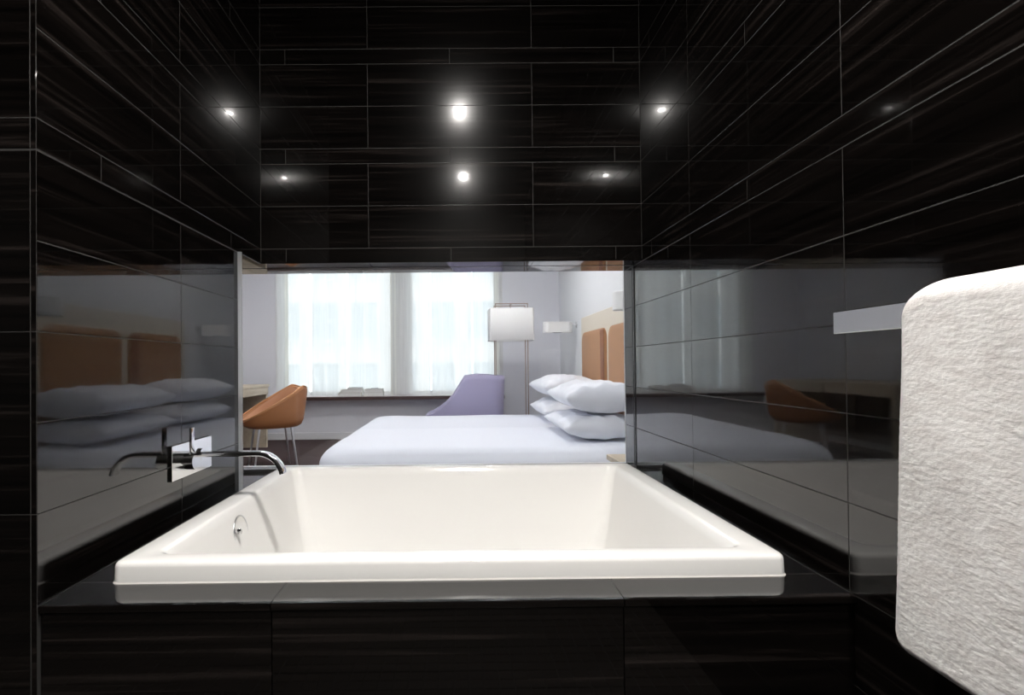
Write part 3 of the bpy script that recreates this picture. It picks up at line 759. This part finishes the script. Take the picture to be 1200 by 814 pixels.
# ------------------------------------------------------------------ desk, nightstand, books
dsk = thing('desk', 'pale oak desk at left against the wall beside tan chair', 'desk', (-2.86, 5.95, 0))
DT = EYE - 0.225
obj('top', box(-.36, .36, -1.0, .97, DT - .035, DT, bev=.003), M['oak'], dsk)
obj('apron', box(-.34, .345, -.98, .95, DT - .13, DT - .035), M['oak'], dsk)
for y in (-.62, 0, .0): pass
for k in range(2):
    y0_, y1_ = -.95 + k * .95, -.02 + k * .95
    d_ = obj('drawer', box(.345, .358, y0_, y1_, DT - .125, DT - .04, bev=.002), M['oak'], dsk)
obj('side_panel', box(-.34, .34, .90, .95, 0, DT - .13), M['oak'], dsk)
obj('side_panel', box(-.34, .34, -.98, -.93, 0, DT - .13), M['oak'], dsk)
obj('back_panel', box(-.34, -.31, -.93, .90, .1, DT - .13), M['oakshade'], dsk)
ns = thing('nightstand', 'pale oak nightstand at the near side of bed behind the glass', 'nightstand', (1.16, 2.91, 0))
NT = EYE - .535
obj('top', box(-.29, .29, -.185, .185, NT - .03, NT, bev=.003), M['oak'], ns)
obj('body', box(-.27, .27, -.17, .17, .12, NT - .03), M['oak'], ns)
d_ = obj('drawer', box(-.288, -.27, -.155, .155, .15, NT - .05, bev=.002), M['oak'], ns)
for sx_ in (-1, 1):
    for sy_ in (-1, 1): obj('leg', cyl((sx_ * .23, sy_ * .13, 0), (sx_ * .23, sy_ * .13, .122), .014, .018), M['oak'], ns)
# items on the window sill
SY = RY1 - .142
def book(x0, x1, z0, z1, cover, label, dy=0.0, rz=0.0):
    t = thing('book', label, 'book', ((x0 + x1) / 2, SY + dy, z0), rz, 'books on the window sill')
    w_ = (x1 - x0) / 2; h = z1 - z0; d = .055
    bm = bmesh.new(); add_box(bm, -w_, w_, -d, d, 0, .003); add_box(bm, -w_, w_, -d, d, h - .003, h); add_box(bm, -w_, -w_ + .003, -d, d, .003, h - .003)
    obj('cover', bm, cover, t); obj('pages', box(-w_ + .0035, w_ - .006, -d + .003, d - .003, .0032, h - .0032), M['paper'], t)
bxp = lambda px: (px - 537.4) / 612.4 * (SY)
book(bxp(397), bxp(424), SILL, SILL + .05, M['bookcream'], 'thick cream book at the bottom of the left pile on the window sill')
book(bxp(400), bxp(426), SILL + .0505, SILL + .098, M['bookcream'], 'cream book in the middle of the left pile on window sill')
book(bxp(408), bxp(425), SILL + .0985, SILL + .125, M['bookgrey'], 'small grey book on top of the left pile on window sill')
book(bxp(427), bxp(450), SILL, SILL + .055, M['bookcream'], 'wide cream book lowest in the right pile on the window sill')
book(bxp(428), bxp(449.5), SILL + .0555, SILL + .105, M['paper'], 'white book on the right pile on window sill under the pen')
pn = obj('pen', cyl((bxp(435), SY - .02, SILL + .109), (bxp(443), SY + .02, SILL + .109), .004, n=10), M['pen']); tag(pn, 'thin dark pen lying on the white book on sill', 'pen')

# ------------------------------------------------------------------ fill lamps added on the unseen bedroom ceiling
for x, y in ((-1.6, 3.6), (0.4, 3.6), (-1.6, 5.6), (0.4, 5.6)):
    lb = {(-1.6, 3.6): 'fill light added to bedroom ceiling, nearest the desk chair on bath side', (0.4, 3.6): 'fill light added to bedroom ceiling, over near side of the bed', (-1.6, 5.6): 'fill light added to bedroom ceiling, by the desk near the window', (0.4, 5.6): 'fill light added to bedroom ceiling, over far side of the bed'}[(x, y)]
    downlight(x, y, RCEIL, 'round white ' + lb, M['bed_fill_lens'], .11, 'added bedroom fill lights')

# ------------------------------------------------------------------ outside
FY = 21.0
bd = thing('building', 'pale building across the street with rows of windows, seen through sheer curtains', 'building', (-2.5, FY, -4))
wall_b = obj('facade', box(-14, 14, 0, 4, 0, 12.0), M['facade'], bd)
for i in range(-6, 7):
    for j in range(4):
        cx_, z0_ = i * 1.55 + .3, 1.2 + j * 2.45
        f_ = bmesh.new(); w_, h_ = .52, 1.5
        add_box(f_, cx_ - w_ - .07, cx_ - w_, -.10, -.001, z0_, z0_ + h_); add_box(f_, cx_ + w_, cx_ + w_ + .07, -.10, -.001, z0_, z0_ + h_)
        add_box(f_, cx_ - w_ - .1, cx_ + w_ + .1, -.14, -.001, z0_ - .09, z0_); add_box(f_, cx_ - w_ - .07, cx_ + w_ + .07, -.10, -.001, z0_ + h_, z0_ + h_ + .07); add_box(f_, cx_ - .025, cx_ + .025, -.06, -.03, z0_, z0_ + h_); add_box(f_, cx_ - w_, cx_ - .025, -.06, -.03, z0_ + .72, z0_ + .77); add_box(f_, cx_ + .025, cx_ + w_, -.06, -.03, z0_ + .72, z0_ + .77)
        fo = obj('window', f_, M['facadetrim'], bd)
        obj('pane', box(cx_ - w_, cx_ + w_, -.03, -.002, z0_, z0_ + h_), M['facadepane'], fo)
o = struct('ground', box(-40, 40, RY1 + .31, 60, -4.2, -4.0), M['asphalt'])
